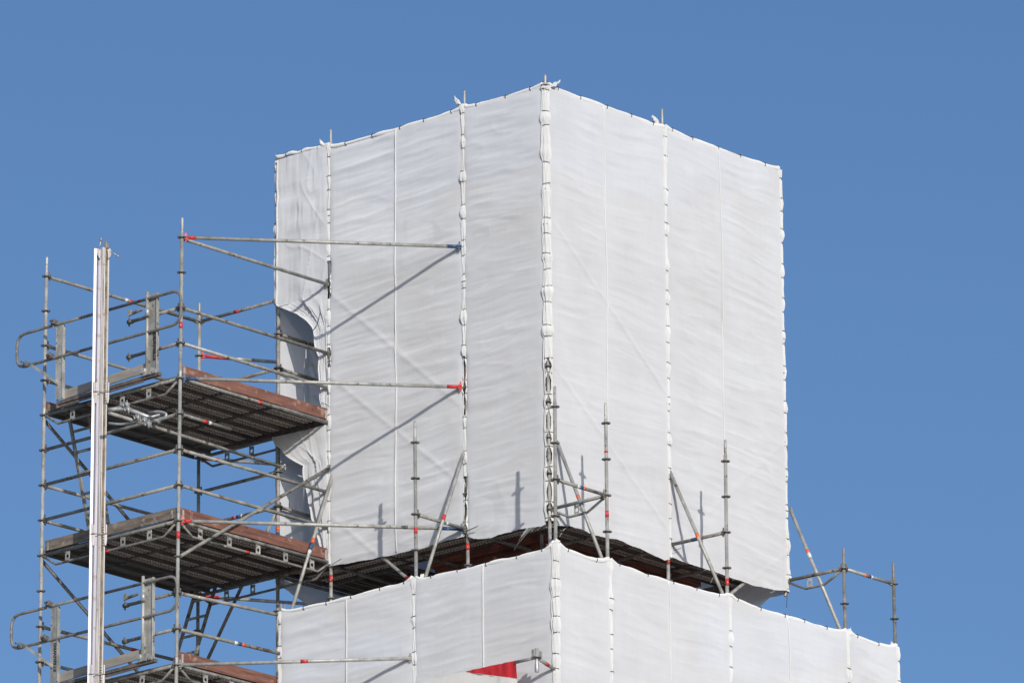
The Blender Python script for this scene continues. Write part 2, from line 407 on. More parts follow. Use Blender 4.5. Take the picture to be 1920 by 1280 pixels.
# ledgers T0 - T2 (far side)
ledger(tw, S('T0', 4.5), S('T2', 4.5), bands=[(1.62, .09, 'red'), (1.53, .07, 'white_tape')])
ledger(tw, S('T0', 3.5), S('T2', 3.5), bands=[(1.9, .09, 'red')])
ledger(tw, S('T0', 3.0), S('T2', 3.0)); ledger(tw, S('T0', 1.5), S('T2', 1.5)); ledger(tw, S('T0', 1.0), S('T2', 1.0))
ledger(tw, S('T0', -.5), S('T2', -.5), bands=[(1.75, .09, 'red')]); ledger(tw, S('T0', -1), S('T2', -1))
# T2 - P5
ledger(tw, S('T2', 4.5), S('P5', 4.5), bands=[(.73, .09, 'red')])
ledger(tw, S('T2', 3.5), S('P5', 3.5))
ledger(tw, S('T2', 2.0), S('P5', 2.0)); ledger(tw, S('T2', 1.5), S('P5', 1.5), bands=[(.70, .07, 'red'), (.78, .07, 'blue'), (.84, .04, 'white_tape')])
# T1 - P4 (front side towards the right)
ledger(tw, S('T1', 4.5, 0, .04), S('P4', 4.5, -.03, 0))
ledger(tw, S('T1', 3.5), S('P4', 3.5)); 
ledger(tw, S('T1', 3.0), S('P4', 3.0), m='galv')
ledger(tw, S('T1', 2.5), S('P4', 2.5), bands=[(1.55, .09, 'red')])
ledger(tw, S('T1', 1.5), S('P4', 1.5)); ledger(tw, S('T1', 1.0), S('P4', 1.0))
ledger(tw, S('T1', -.5), S('L5', -.42, 1.0, 0), heads=(1, 0))
ledger(tw, S('T1', -1), S('L5', -1.0, -.03, 0), heads=(1, 0), bands=[(1.07, .06, 'white_tape'), (1.14, .07, 'blue'), (1.21, .07, 'orange')])
# stub of a guard rail ending in mid air under the first deck, with its band
ledger(tw, S('T1', 2.0), arr(-TW+1.02, Y4, 2.0), heads=(1, 0), bands=[(.5, .08, 'red'), (.59, .05, 'white_tape')])
# braces
ledger(tw, S('T1', 0.0, 0, -.05), arr(0, Y4-.06, 1.88), heads=(0, 0), name='brace', m='galv_worn')
put('coupler', MB().tube([arr(-1.48, Y4-.05, .93), arr(-1.38, Y4-.05, .995)], .030, 12), M['galv_new'], tw)
for z in (2.45, .45): ledger(tw, S('T0', z, .03, .03), S('T2', z-2.0, 0, .03), heads=(0, 0), name='brace', m='dark_steel')
ledger(tw, onx(517, 962, .02), onx(388, 1238, .02), heads=(0, 0), name='brace', m='galv_worn')
# deck bearers
truss(tw, S('T0', .5), S('T1', .5), (.5, 1.55, 2.05), bands=[(1.25, .1, 'red')]); truss(tw, S('T0', 2.5), S('T1', 2.5), (.55, 1.5, 2.0)); truss(tw, S('T0', -1.5), S('T1', -1.5), (1.45, 1.95, .5))
truss(tw, S('T1', .5), S('P4', .5), (.42, .98, 1.54, 2.08, 2.6), bands=[(1.32, .09, 'red')])
truss(tw, S('T1', -1.5), S('P4', -1.5), (.55, 1.05, 1.6, 2.1))
truss(tw, S('T2', .5), S('P4', .5), (.55, 1.05, 1.6)); truss(tw, S('T2', 2.5), S('P4', 2.5), (.55, 1.02, 1.7)); truss(tw, S('T2', -1.5), S('P4', -1.5), (.55, 1.1))
for z in (2.5, .5, -1.5):
    deck(tw, -TW+.03, -.02, Y4+.03, 8, .317, z+.005, True, True, hatch=(6, 7) if z != -1.5 else ())
# toe boards
toe(tw, S('T1', 0, .05, .03), S('P4', 0, -.03, .03), 2.55, .155, 'toe_red')
toe(tw, S('T1', 0, .05, .03), S('P4', 0, -.03, .03), .55, .155, 'toe_red')
toe(tw, S('T1', 0, .05, .03), S('P4', 0, -.5, .03), -1.45, .155, 'toe_red')
toe(tw, S('T0', 0, .02, -.06), S('T1', 0, .02, .06), .555, .145, 'toe_grey')
toe(tw, S('T0', 0, .03, -.02), S('T2', 0, 0, 0), 2.55, .15, 'toe_red')
# stubs left of T1 carrying couplers
for z in (3.5, 3.0, -.5, -1.0):
    e_ = S('T1', z)+arr(0, .97, .0)
    ledger(tw, S('T1', z), e_, heads=(1, 0), m='galv_worn', name='guard_rail_stub')
    put('coupler', MB().tube([e_-arr(0, .05, 0), e_+arr(0, .03, 0)], .033, 10).tube([e_+arr(0, .01, -.06), e_+arr(0, .01, .06)], .012, 8), M['dark_steel'], tw)

# ladders
def ladder(label, p_top, p_bot, wid, rungs):
    o = thing('ladder', p_bot, label, 'ladder', 'ladders inside the scaffold tower')
    dy = arr(0, wid, 0)
    for q in (0, 1): put('stile', MB().bar(p_top+dy*q, p_bot+dy*q, .045, .03, up=(1, 0, 0)), M['galv_worn'], o)
    for k in range(rungs):
        t = (k+.6)/rungs; p = p_top*(1-t)+p_bot*t
        put('rung', MB().bar(p+arr(0, .02, 0), p+dy-arr(0, .02, 0), .03, .03), M['galv_worn'], o)
ladder('grey ladder leaning under the upper deck of the scaffold tower, left end', arr(-2.53, 6.18, 2.52), arr(-2.0, 6.18, .56), .37, 7)
ladder('grey ladder under the middle deck of the scaffold tower, beside its far post', arr(-.16, 6.02, .52), arr(-.90, 6.02, -1.44), .38, 7)

# =================================================================== LOADING GATES
XG = -3.10
def gp(u, v, dx=0): return onx(u, v, XG+dx)
def arc_pts(pts, r=.09, n=5):
    # round the corners of a polyline
    out = [np.array(pts[0], float)]
    for i in range(1, len(pts)-1):
        p = np.array(pts[i], float); a = np.array(pts[i-1], float)-p; c = np.array(pts[i+1], float)-p
        la, lc = np.linalg.norm(a), np.linalg.norm(c); rr = min(r, la*.48, lc*.48); a = p+a/la*rr; c = p+c/lc*rr
        for k in range(n+1):
            t = k/n; out.append(a*(1-t)**2+2*p*t*(1-t)+c*t*t)
    out.append(np.array(pts[-1], float)); return out
zt_, zb_ = 3.70, 3.225
gate = thing('loading_gate', (XG, 5.4, 2.5), 'steel loading gate with rounded rail on the upper tower deck, lettering on right post', 'loading gate', 'loading gates on the scaffold tower')
GA, GB = 7.02, 3.885
loop = [arr(XG, (GA+GB)/2, zt_), arr(XG, GA, zt_-.0), arr(XG, GA, zb_), arr(XG, GB, zb_), arr(XG, GB, zt_), arr(XG, (GA+GB)/2, zt_)]
put('rail_loop', MB().tube(arc_pts(loop, .17, 8), .0205, 12), M['galv_worn'], gate)
def upost(y, z0, z1, wd, dp, face):
    q = MB(); q.box((XG+face, y, (z0+z1)/2), .006, wd, z1-z0)
    q.box((XG+.025, y-wd/2+.004, (z0+z1)/2), .05, .008, z1-z0); q.box((XG+.025, y+wd/2-.004, (z0+z1)/2), .05, .008, z1-z0)
    return q
pl = upost(6.20, 2.62, 3.68, .13, .05, .004); pl.box((XG-.004, 6.13, 3.15), .012, .018, 1.04); pl.box((XG-.002, 6.22, 3.55), .006, .015, .015)
pl_o = put('gate_post', pl, M['galv'], gate)
pr = upost(4.43, 2.60, 3.76, .17, .05, .03); pr.tube([(XG+.0, 4.52, 2.62), (XG+.0, 4.52, 3.80)], .022, 10)
prr = put('gate_post', pr, M['galv'], gate)
put('latch', MB().tube([(XG-.03, 4.49, 3.44), (XG-.03, 4.49, 3.56)], .034, 12), M['galv_new'], prr)
put('latch', MB().bar((XG-.02, 4.60, 3.565), (XG-.02, 4.86, 3.535), .03, .03).box((XG-.02, 4.83, 3.57), .03, .04, .07), M['galv_worn'], gate)
put('kick_board', MB().bar((XG+.06, 6.14, 2.685), (XG+.06, 4.48, 2.755), .02, .125), M['board_metal'], gate)
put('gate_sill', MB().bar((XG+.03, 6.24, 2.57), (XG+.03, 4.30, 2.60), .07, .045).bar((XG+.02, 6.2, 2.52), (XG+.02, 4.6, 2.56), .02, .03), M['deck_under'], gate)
put('pivot_box', MB().box((XG-.0, 4.50, 2.66), .07, .15, .10).tube([(XG-.06, 4.55, 2.68), (XG+.02, 4.55, 2.68)], .04, 12).box((XG-.01, 4.36, 2.64), .06, .05, .06), M['galv'], gate)
put('brace', MB().bar((XG-.03, 6.70, 3.20), (XG-.01, 6.20, 2.84), .035, .03), M['galv'], gate)
for (y, z) in ((6.80, zb_), (6.34, zb_+.03), (6.26, zt_+.02)):
    cl = MB(); cl.tube([(XG-.03, y-.05, z), (XG-.03, y+.05, z)], .034, 10); cl.tube([(XG-.03, y, z-.03), (XG-.03, y+.01, z+.06)], .014, 8)
    for _ in range(3):
        q = arr(XG-.05, y+random.uniform(-.05, .05), z+random.uniform(-.05, .05)); cl.tube([q, q+arr(-.02, .04, .01)], .014, 8)
    put('coupler', cl, M['dark_steel'], gate)

c2 = MB().tube([(XG-.02, 6.30, zt_-.03), (XG-.02, 6.30, zt_+.06)], .010, 8).tube([(XG-.02, 6.30, zt_+.06), (XG-.02, 6.22, zt_+.03)], .010, 8)
put('locking_pin', c2, M['alu_sunlit'], gate)

def letters(txt, parent, origin, size, name='lettering'):
    # vertical lettering reading upward, facing the camera side (-X)
    cu = bpy.data.curves.new(name, 'FONT'); cu.body = txt; cu.size = size; cu.extrude = .002; cu.offset = .004; cu.space_character = 1.12
    to = bpy.data.objects.new(name, cu); COL.objects.link(to)
    dg = bpy.context.evaluated_depsgraph_get(); me = bpy.data.meshes.new_from_object(to.evaluated_get(dg))
    bpy.data.objects.remove(to); me.materials.clear(); me.materials.append(M['ink'])
    o = bpy.data.objects.new(name, me); COL.objects.link(o); o.parent = parent
    # text x -> +Z, text y -> +Y (to the left in the view), text z -> -X
    R_ = Matrix(((0, 0, -1), (0, 1, 0), (1, 0, 0)))
    me.transform(R_.to_4x4()); o.location = tuple(np.array(origin)-W[parent.name]); W[o.name] = np.array(origin, float)
    return o
# each gate is copied first, then gets its lettering where the photograph has it
gate2 = dup_tree(gate, (-.012, .028, -4.0))
gate2['label'] = 'steel loading gate with rounded rail on the lowest tower deck, lettering on left post'
letters('STEINWEG', prr, (XG+.022, 4.375, gp(285, 675)[2]), .074)
lp = [c for c in gate2.children if c.data == pl_o.data]
lp = lp[0] if lp else gate2.children[1]
letters('STEINWEG', lp, (XG-.012, 6.175, gp(102, 1259)[2]), .076)

# =================================================================== HOIST MAST
XM = -3.45
mt, mb_ = onx(192, 467, XM), onx(164.5+15, 1280, XM)
mdir = (mt-mb_)/np.linalg.norm(mt-mb_)
e1 = arr(.66, -.75, 0); e2 = arr(-.75, -.66, 0)
def mp_(a, b_, z):   # a: to the right in cm, b_: towards the viewer in cm
    t = (z-mb_[2])/mdir[2]; return mb_+mdir*t+e1*a/100+e2*b_/100
mast = thing('hoist_mast', mp_(0, 0, GZ), 'tall bright aluminium hoist mast in front of the scaffold tower', 'mast')
def profile(pts, z0, z1):
    q = MB(); n = len(pts)
    q.add([mp_(a, b_, z0) for a, b_ in pts]+[mp_(a, b_, z1) for a, b_ in pts], [tuple(reversed(range(n))), tuple(range(n, 2*n))]+[(i, (i+1) % n, (i+1) % n+n, i+n) for i in range(n)])
    return q
ztop = mt[2]
put('flange_rail', profile([(-11, -3), (-11, 3.0), (-7.4, 3.0), (-7.4, -3)], GZ, ztop), M['alu_sunlit'], mast)
put('web', profile([(-7.4, -3), (-7.4, .5), (-5.0, -1.2), (-.6, -1.4), (-.6, -3)], GZ, ztop-.01), M['alu_shade'], mast)
q = MB()
for a0, a1, bb in ((-.6, .5, 1.5), (1.0, 2.2, 2.2), (2.8, 4.2, 1.6)): q2 = profile([(a0, -3), (a0, bb), (a1, bb), (a1, -3)], GZ, ztop+.02); q.add(q2.v, q2.f)
put('guide_ribs', q, M['alu_rib'], mast)
q = profile([(.5, -3), (.5, -1.5), (1.0, -1.5), (1.0, -3)], GZ, ztop); q2 = profile([(2.2, -3), (2.2, -1.2), (2.8, -1.2), (2.8, -3)], GZ, ztop); q.add(q2.v, q2.f)
put('guide_grooves', q, M['alu_shade'], mast)
put('rack', profile([(4.2, -3), (4.2, 0.2), (7.6, 0.2), (7.6, -3)], GZ, ztop+.04), M['rust_strip'], mast)
put('edge_rail', profile([(7.6, -3), (7.6, 1.0), (9.6, 1.0), (9.6, -3)], GZ, ztop-.02), M['alu_rib'], mast)
zs_ = [onx(190, v, XM)[2] for v in (735, 1000, 1262)]
for z in zs_+[zs_[-1]-1.98*k for k in range(1, 3)]:
    sp_ = MB()
    sp_.add(*(lambda r_: (r_.v, r_.f))(profile([(-9.5, 3), (-9.5, 4.2), (-7.7, 4.2), (-7.7, 3)], z, z+.14)))
    sp_.add(*(lambda r_: (r_.v, r_.f))(profile([(-6.6, -1), (-6.6, 4.0), (-4.2, 4.0), (-4.2, -1)], z+.01, z+.13)))
    sp_.add(*(lambda r_: (r_.v, r_.f))(profile([(7.8, 1), (7.8, 3.5), (9.8, 3.5), (9.8, 1)], z, z+.14)))
    sp_.add(*(lambda r_: (r_.v, r_.f))(profile([(10.6, -1), (10.6, 3.5), (12.2, 3.5), (12.2, -1)], z-.06, z+.13)))
    for s_, x0, x1 in ((-1, -9.2, -3.6), (1, 7.6, 12.4)):
        sp_.prism([mp_(x0, 3.4, z-.01), mp_(x1, 3.4, z-.01), mp_(x1, 3.4, z-.10), mp_((x0+x1)/2+1.2, 3.4, z-.165), mp_((x0+x1)/2-1.0, 3.4, z-.155), mp_(x0+.6, 3.4, z-.09)], e2, .012)
    sp_.tube([mp_(-9.5, 4.5, z), mp_(12.5, 4.5, z)], .006, 6)
    for k in range(8): sp_.add(*(lambda r_: (r_.v, r_.f))(profile([(7.0, 3.4), (7.0, 4.2), (8.0, 4.2), (8.0, 3.4)], z-.15+k*.036, z-.135+k*.036)))
    put('splice_bracket', sp_, M['alu_rib'], mast)
hk = MB()
hk.prism([mp_(-7.6, 3.6, ztop-.01), mp_(-2.5, 3.6, ztop+.0), mp_(-1.4, 3.6, ztop-.12), mp_(-3.6, 3.6, ztop-.15), mp_(-6, 3.6, ztop-.10)], e2, .015)
hk.prism([mp_(7.5, 3.6, ztop-.02), mp_(11.0, 3.6, ztop+.0), mp_(12.8, 3.6, ztop-.05), mp_(11.5, 3.6, ztop-.12), mp_(8.2, 3.6, ztop-.155)], e2, .015)
hk.box(mp_(4.5, 0, ztop+.06), .035, .035, .10); hk.box(mp_(6.6, 0, ztop+.045), .03, .03, .07)
put('head_plates', hk, M['alu_rib'], mast)
put('hook', MB().tube([mp_(-4.0, 4, ztop-.02), mp_(-2.9, 4.5, ztop+.06), mp_(-2.0, 5, ztop+.125)], .009, 8).tube([mp_(-2.0, 5, ztop+.105), mp_(-1.8, 5, ztop+.14)], .017, 8), M['galv_new'], mast)
put('hook', MB().tube([mp_(11, 4, ztop-.05), mp_(16.5, 4.5, ztop-.08), mp_(21, 5, ztop-.115)], .009, 8).tube([mp_(20, 5, ztop-.11), mp_(23, 5, ztop-.125)], .016, 8), M['galv_new'], mast)
# mast anchor
an = thing('mast_anchor', onx(204, 767, -3.3), 'bright bent steel anchor tubes and clamps between mast and tower under the upper deck', 'anchor bracket')
def op(u, v, x=-3.25): return onx(u, v, x)
put('anchor_tube', MB().tube(arc_pts([op(203, 768, -3.4), op(225, 766, -3.3), op(243, 768, -3.25), op(300, 790, -3.05)], .15), .030, 12), M['galv_new'], an)
put('anchor_tube', MB().tube(arc_pts([op(204, 793, -3.38), op(232, 796, -3.3), op(262, 787), op(300, 777, -3.1)], .15), .018, 10), M['galv_new'], an)
put('bent_arm', MB().tube(arc_pts([op(279, 773), op(300, 771), op(312, 775), op(311, 783), op(300, 787), op(296, 793)], .10), .020, 10), M['galv_new'], an)
for (u, v) in ((237, 758), (240, 767), (258, 782), (270, 787), (278, 794)):
    c = MB(); p0 = op(u, v, -3.3)
    c.tube([p0-arr(0, .035, .01), p0+arr(0, .035, .02)], .030, 9); c.tube([p0+arr(-.02, -.03, -.07), p0+arr(-.02, -.03, .05)], .010, 7)
    c.tube([p0+arr(-.03, .05, .03), p0+arr(-.03, .02, -.03)], .010, 7); put('clamp', c, M['galv_new'], an)
# long tube clamped under the upper deck
tb_ = tag(put('scaffold_tube', MB().tube([ony(205, 774, 4.6), ony(532, 876, 4.6)], .0242, 14), M['galv_worn']), 'long worn steel tube under the upper tower deck with a clamp by the torn net', 'tube')
swivel(tb_, ony(530, 876, 4.58), (1, 0, 0), (0, 1, 0))

# =================================================================== TIE TUBES from tower to the wrapped boxes
def tie(a, b_, label, paint, m='galv', bands=()):
    a = np.array(a, float); b_ = np.array(b_, float); d = b_-a; L = np.linalg.norm(d); d /= L
    o = tag(put('tie_tube', MB().tube([a+d*.05, b_-d*.05], .0242, 14), M[m]), label, 'tie tube', 'tie tubes between the tower and the boxes')
    for i, (p, dd) in enumerate(((a, d), (b_, -d))):
        h = MB(); head(h, p, dd); c = 'galv_worn'
        for (t0, t1, cc) in paint:
            if (t0 < .3 and i == 0) or (t1 > L-.3 and i == 1): c = cc
        put('wedge_head', h, M[c], o)
    for (t0, t1, cc) in paint: put('painted_end', MB().tube([a+d*t0, a+d*t1], .0257, 14), M[cc], o)
    for (t, ln, cc) in bands: band(o, a, b_, t, ln, M[cc], .026)
    return o
LT = np.linalg.norm(S('P1', 4.5)-S('T1', 4.5))
tie(S('T1', 4.5), S('P1', 4.5, -.05), 'topmost long tie tube, red at its left end and blue where it meets the net', [(.07, .19, 'red'), (LT-.27, LT-.06, 'blue')])
tie(S('T1', 2.5), S('P1', 2.5, -.05), 'long tie tube at the upper deck, blue left end and red at the net', [(.07, .26, 'blue'), (LT-.26, LT-.06, 'red')])
tie(S('T1', .5), S('P1', .5, -.05), 'long tie tube at the middle deck, red left end and blue right end', [(.07, .18, 'red'), (LT-.37, LT-.06, 'blue'), (LT-.84, LT-.79, 'dark_steel')])
tie(S('T1', -1.5), S('L1', -1.5, -.05), 'lowest long tie tube crossing to the lower netting, with a single red band', [], bands=[(1.72, .1, 'red')])
L2 = np.linalg.norm(S('Q5', 4)-S('T2', 4))
tie(S('T2', 4.0), S('Q5', 4.0), 'tie tube behind the torn net, red at its left end at the far tower post', [(.07, .42, 'red'), (.42, .80, 'galv_new')])
tie(S('T2', 2.5), S('Q5', 2.5), 'dark tie tube just below the upper tower deck at the far post', [(.07, .3, 'red')])
tie(S('T2', .5), S('Q5', .5), 'dark tie tube just below the middle tower deck at the far post', [(.07, .3, 'red')])

# =================================================================== UPPER SCAFFOLD inside the nets
us = thing('inner_scaffold', (2.5, 2.5, GZ), 'steel scaffold frame and dark decks inside the upper white wrapping, above the gap', 'scaffold')
RB = ('red')
standard(us, 'K', GZ, 6.65, 0, 6.5)
standard(us, 'P1', GZ, 6.78, 0, 6.5, bands=[(.26, .10, 'red')])
standard(us, 'P4', GZ, 6.78, 0, 6.5, bands=[(.28, .10, 'red')])
standard(us, 'P5', GZ, 6.55, 0, 6.0, bands=[(1.18, .06, 'orange'), (1.10, .06, 'blue'), (1.04, .05, 'white_tape'), (2.98, .16, 'blue'), (2.85, .05, 'white_tape')])
standard(us, 'R2', GZ, 6.78, 0, 6.5, bands=[(.28, .10, 'red')])
standard(us, 'R4', .30, 6.55, 0, 6.0)
for nm in ('Q5', 'Q4', 'QR'): standard(us, nm, GZ, 6.5, 0, 1.5)
for z in (6.5, 4.5, 2.5, .5):
    for a_, b2 in (('K', 'P1'), ('P1', 'P4'), ('P4', 'P5'), ('K', 'R2'), ('R2', 'R4'), ('P5', 'Q5'), ('Q5', 'Q4'), ('R4', 'QR'), ('QR', 'Q4')):
        ledger(us, S(a_, z), S(b2, z), m='galv_worn')
for z in (4.0, 3.5, 1.5, 1.0): ledger(us, S('P5', z), S('Q5', z), m='galv_worn')
for a_, b2, z0, z1 in (('P4', 'P1', 3.2, 1.1), ('P4', 'P1', 4.4, 2.2), ('P4', 'P1', 1.2, -.9), ('K', 'R2', 2.55, .6), ('K', 'R2', 4.6, 2.55), ('R4', 'R2', 2.55, .5), ('R4', 'R2', .95, -.9)):
    off = (0, .006) if a_ in 'KR4R2' and a_ != 'P4' else (.006, 0)
    bd = [(1.85, .09, 'red')] if (a_, z0) == ('P4', 1.2) else ([(1.6, .09, 'red')] if z0 == .95 else ())
    ledger(us, S(a_, z0, *off), S(b2, z1, *off), heads=(0, 0), name='brace', m='galv', bands=bd)
for z in (.5, 2.5, 4.5):
    tb = (z == .5)
    deck(us, .05, Y5-.05, .02, 3, .27, z+.01, False, tb)            # along the left face
    deck(us, .85, X4-.05, .02, 3, .30, z+.01, True, tb)            # along the right face
    deck(us, .86, X4-.05, 3.42, 5, .30, z+.01, True, False)
    deck(us, .95, 3.40, X4-.34, 1, .30, z+.01, False, False)
    toe(us, (.0, .1, 0), (.0, Y4-.1, 0), z+.05, .15, 'toe_red', clips=False)
    toe(us, (.1, .0, 0), (X4-.1, .0, 0), z+.05, .15, 'toe_red', clips=False)
    toe(us, (.1, Y5, 0), (X4-.1, Y5, 0), z+.05, .15, 'toe_red', clips=False)
for x in (1.35, 2.483, 3.7): us_t = put('transom', MB().tube([(x, .02, .47), (x, 1.3, .47)], .024, 10), M['galv_worn'], us)
for y in (1.47, 2.75, 4.0): put('transom', MB().tube([(.02, y, .47), (1.3, y, .47)], .024, 10), M['galv_worn'], us)
# inner posts beside the brickwork
for (x, y) in ((4.975, .70), (1.12, 1.12), (1.12, 3.6), (2.483, 1.1), (3.8, 1.1)):
    put('standard', MB().tube([(x, y, GZ), (x, y, 6.3)], .0245, 12), M['galv_worn'], us)
for z in (0, -.0): put('ledger', MB().tube([(1.12, .6, z), (1.12, 4.5, z)], .024, 10), M['galv_worn'], us)

# brick tower
bt = thing('brick_tower', (2.5, 2.5, GZ), 'dark red brick tower shaft glimpsed in the gap between the two white wrapped boxes', 'brick tower')
q = MB(); q.box((2.95, 2.28, (GZ+6.0)/2), 3.2, 2.0, 6.0-GZ); put('wall', q, M['brick'], bt)
q = MB(); q.box((2.95, 2.28, .62), 3.32, 2.12, .09); put('cornice', q, M['brick'], bt)

# =================================================================== LOWER SCAFFOLD
lo = thing('outer_scaffold', (2.5, -1, GZ), 'steel posts and brackets rising from the top of the lower white wrapping', 'scaffold')
standard(lo, 'L1', GZ, 1.80, 0, 1.5, bands=[(.27, .09, 'red')])
standard(lo, 'LK', GZ, 1.78, 0, 1.5)
standard(lo, 'B1', GZ, 1.78, 0, 1.5, bands=[(.24, .09, 'red'), (1.10, .03, 'red')])
standard(lo, 'B2', GZ, 1.80, 0, 1.5, bands=[(-.20, .10, 'red')])
standard(lo, 'B4', GZ, .79, 0, .5, m='galv_worn')
standard(lo, 'B5', GZ, .81, 0, .5, m='galv_worn')
q = MB()
for k in (-.03, .04): q.tube([S('L5', -.6, k, 0), S('L5', -.30, k, 0)], .012, 8)
q.tube([S('L5', GZ), S('L5', -.42)], .0245, 12); put('standard', q, M['galv'], lo)
ledger(lo, S('L1', .5), S('P1', .5), m='galv_worn', bands=[(.62, .04, 'white_tape')])
ledger(lo, S('LK', .5), S('B1', .5), m='galv_worn', bands=[(.46, .05, 'white_tape'), (.52, .06, 'blue'), (.58, .05, 'orange')])
truss(lo, S('K', .5), S('B1', .5), (.48,), dep=.17, ends=(.30, .30))
ledger(lo, S('R2', .5), S('B2', .5), m='galv_worn', bands=[(.46, .08, 'blue'), (.54, .08, 'orange')])
truss(lo, S('R4', .5), S('B4', .5), (.42,), dep=.17, ends=(.30, .30))
ledger(lo, S('B4', .5), S('B5', .5), m='galv', bands=[(.48, .07, 'orange'), (.55, .06, 'blue'), (.61, .04, 'white_tape')])
for a_, b2 in (('L5', 'L1'), ('L1', 'LK'), ('LK', 'B1'), ('B1', 'B2'), ('B2', 'B4'), ('B4', 'B5')):
    for z in (-.5,): ledger(lo, S(a_, z), S(b2, z))
for (x0, x1, y0, ax) in ((-.95, -.1, 0, False), ):
    deck(lo, -B+.05, Y4-.05, -.95, 3, .30, -1.49, False, False)
deck(lo, -A+.95, X5-.05, -B+.05, 3, .30, -1.49, True, False)

# raking struts between lower and upper scaffold
def strut(a, b_, label, bands):
    a = np.array(a, float); b_ = np.array(b_, float)
    o = tag(put('raking_strut', MB().tube([a, b_], .0242, 14), M['galv']), label, 'strut', 'raking struts between the two boxes')
    d = (b_-a)/np.linalg.norm(b_-a)
    put('end_plate', MB().bar(a-d*.05, a+d*.03, .012, .05), M['galv'], o)
    for (t, ln, c) in bands: band(o, a, b_, t, ln, M[c], .0265)
strut(onx(623, 893, -.06), onx(545, 1150, -A+.03), 'leftmost slanting strut, with orange and blue bands, beside the brown toe board', [(1.12, .08, 'orange'), (1.22, .12, 'blue'), (1.31, .06, 'white_tape')])
strut(onx(869, 850, -.08), onx(797, 1084, -A+.05), 'slanting strut with a red band left of the brick gap', [(1.12, .09, 'red')])
strut(ony(1046, 832, -.08), ony(1131, 1053, -B+.03), 'slanting strut right of the front corner, orange band near the bracket', [(.93, .05, 'orange'), (1.06, .05, 'blue')])
strut(ony(1258, 888, -.08), ony(1357, 1118, -B+.03), 'slanting strut against the right netting, orange band at its crossing rail', [(1.06, .06, 'orange')])
strut(ony(1483, 957, -.04), ony(1577, 1184, -B+.03), 'rightmost slanting strut, standing free against the blue sky', [(.73, .06, 'orange'), (.80, .09, 'white_tape')])

# =================================================================== NETTING
def _h(ix, iy, s):
    n = (ix*374761393+iy*668265263+s*1442695041) & 0xffffffff
    n = ((n ^ (n >> 13))*1274126177) & 0xffffffff
    return ((n ^ (n >> 16)) & 0xffff)/32768.0-1.0
def vn(x, y, s=0):
    x = np.asarray(x, float); y = np.asarray(y, float)
    ix = np.floor(x).astype(np.int64); iy = np.floor(y).astype(np.int64); fx = x-ix; fy = y-iy
    fx = fx*fx*fx*(fx*(fx*6-15)+10); fy = fy*fy*fy*(fy*(fy*6-15)+10)
    a = _h(ix, iy, s); b_ = _h(ix+1, iy, s); c = _h(ix, iy+1, s); d = _h(ix+1, iy+1, s)
    return (a*(1-fx)+b_*fx)*(1-fy)+(c*(1-fx)+d*fx)*fy
def ss(x, a, b_):
    t = np.clip((x-a)/(b_-a), 0, 1); return t*t*(3-2*t)
def wrinkle(s, z, s0, s1, seed, amp=1.0, slope=0.0, seam=None):
    half = np.zeros_like(s)
    if seam is not None: half = (s > seam).astype(int)
    sd = seed
    zz = z+(slope-.11)*s+.07*vn(s*.8, z*.6, sd+5)+.012*vn(s*4, z*3, sd+6)
    def L(f1, f2, k): 
        a = vn(s*f1+17, zz*f2, sd+k); b_ = vn(s*f1+41, zz*f2+9.3, sd+k+50)
        return a*(1-half)+b_*half
    def ridge(q): return 1-2*np.abs(q)
    def crease(q, k=.10): return np.exp(-np.abs(q)/k)           # narrow sharp fold along the zero line
    m1 = ss(vn(s*1.1+3, zz*1.7, sd+70), -.15, .45); m2 = ss(vn(s*1.4+9, zz*2.3, sd+71), -.2, .4)
    w_ = .013*L(.45, 1.3, 1)+.006*ridge(L(.6, 3.6, 2))+.0045*ridge(L(.8, 7.5, 3))+.0032*L(1.1, 14, 4)+.0018*L(2.5, 26, 6)
    w_ += .0085*m1*crease(L(.55, 3.1, 12))+.006*m2*crease(L(.8, 5.2, 13), .14)-.006*m1*crease(L(.5, 4.3, 14))+.0035*crease(L(1.2, 10.5, 15), .18)
    w_ += .004*ss(vn(s*.7, zz*.9, sd+72), .1, .6)*crease(L(2.2, 2.2, 16), .10)
    w_ += .006*ss(vn(s*.9, zz*1.3, sd+8), .1, .7)*L(2.0, 8, 9)
    de = np.minimum(s-s0, s1-s)
    env = .35+.65*ss(de, 0, .35)
    if seam is not None:
        ds = np.abs(s-seam); env = env*(.45+.55*ss(ds, 0, .16))
    w_ = w_*env*amp
    w_ += amp*.010*np.exp(-de/.12)*vn(s*5, z*7, sd+11)
    return w_
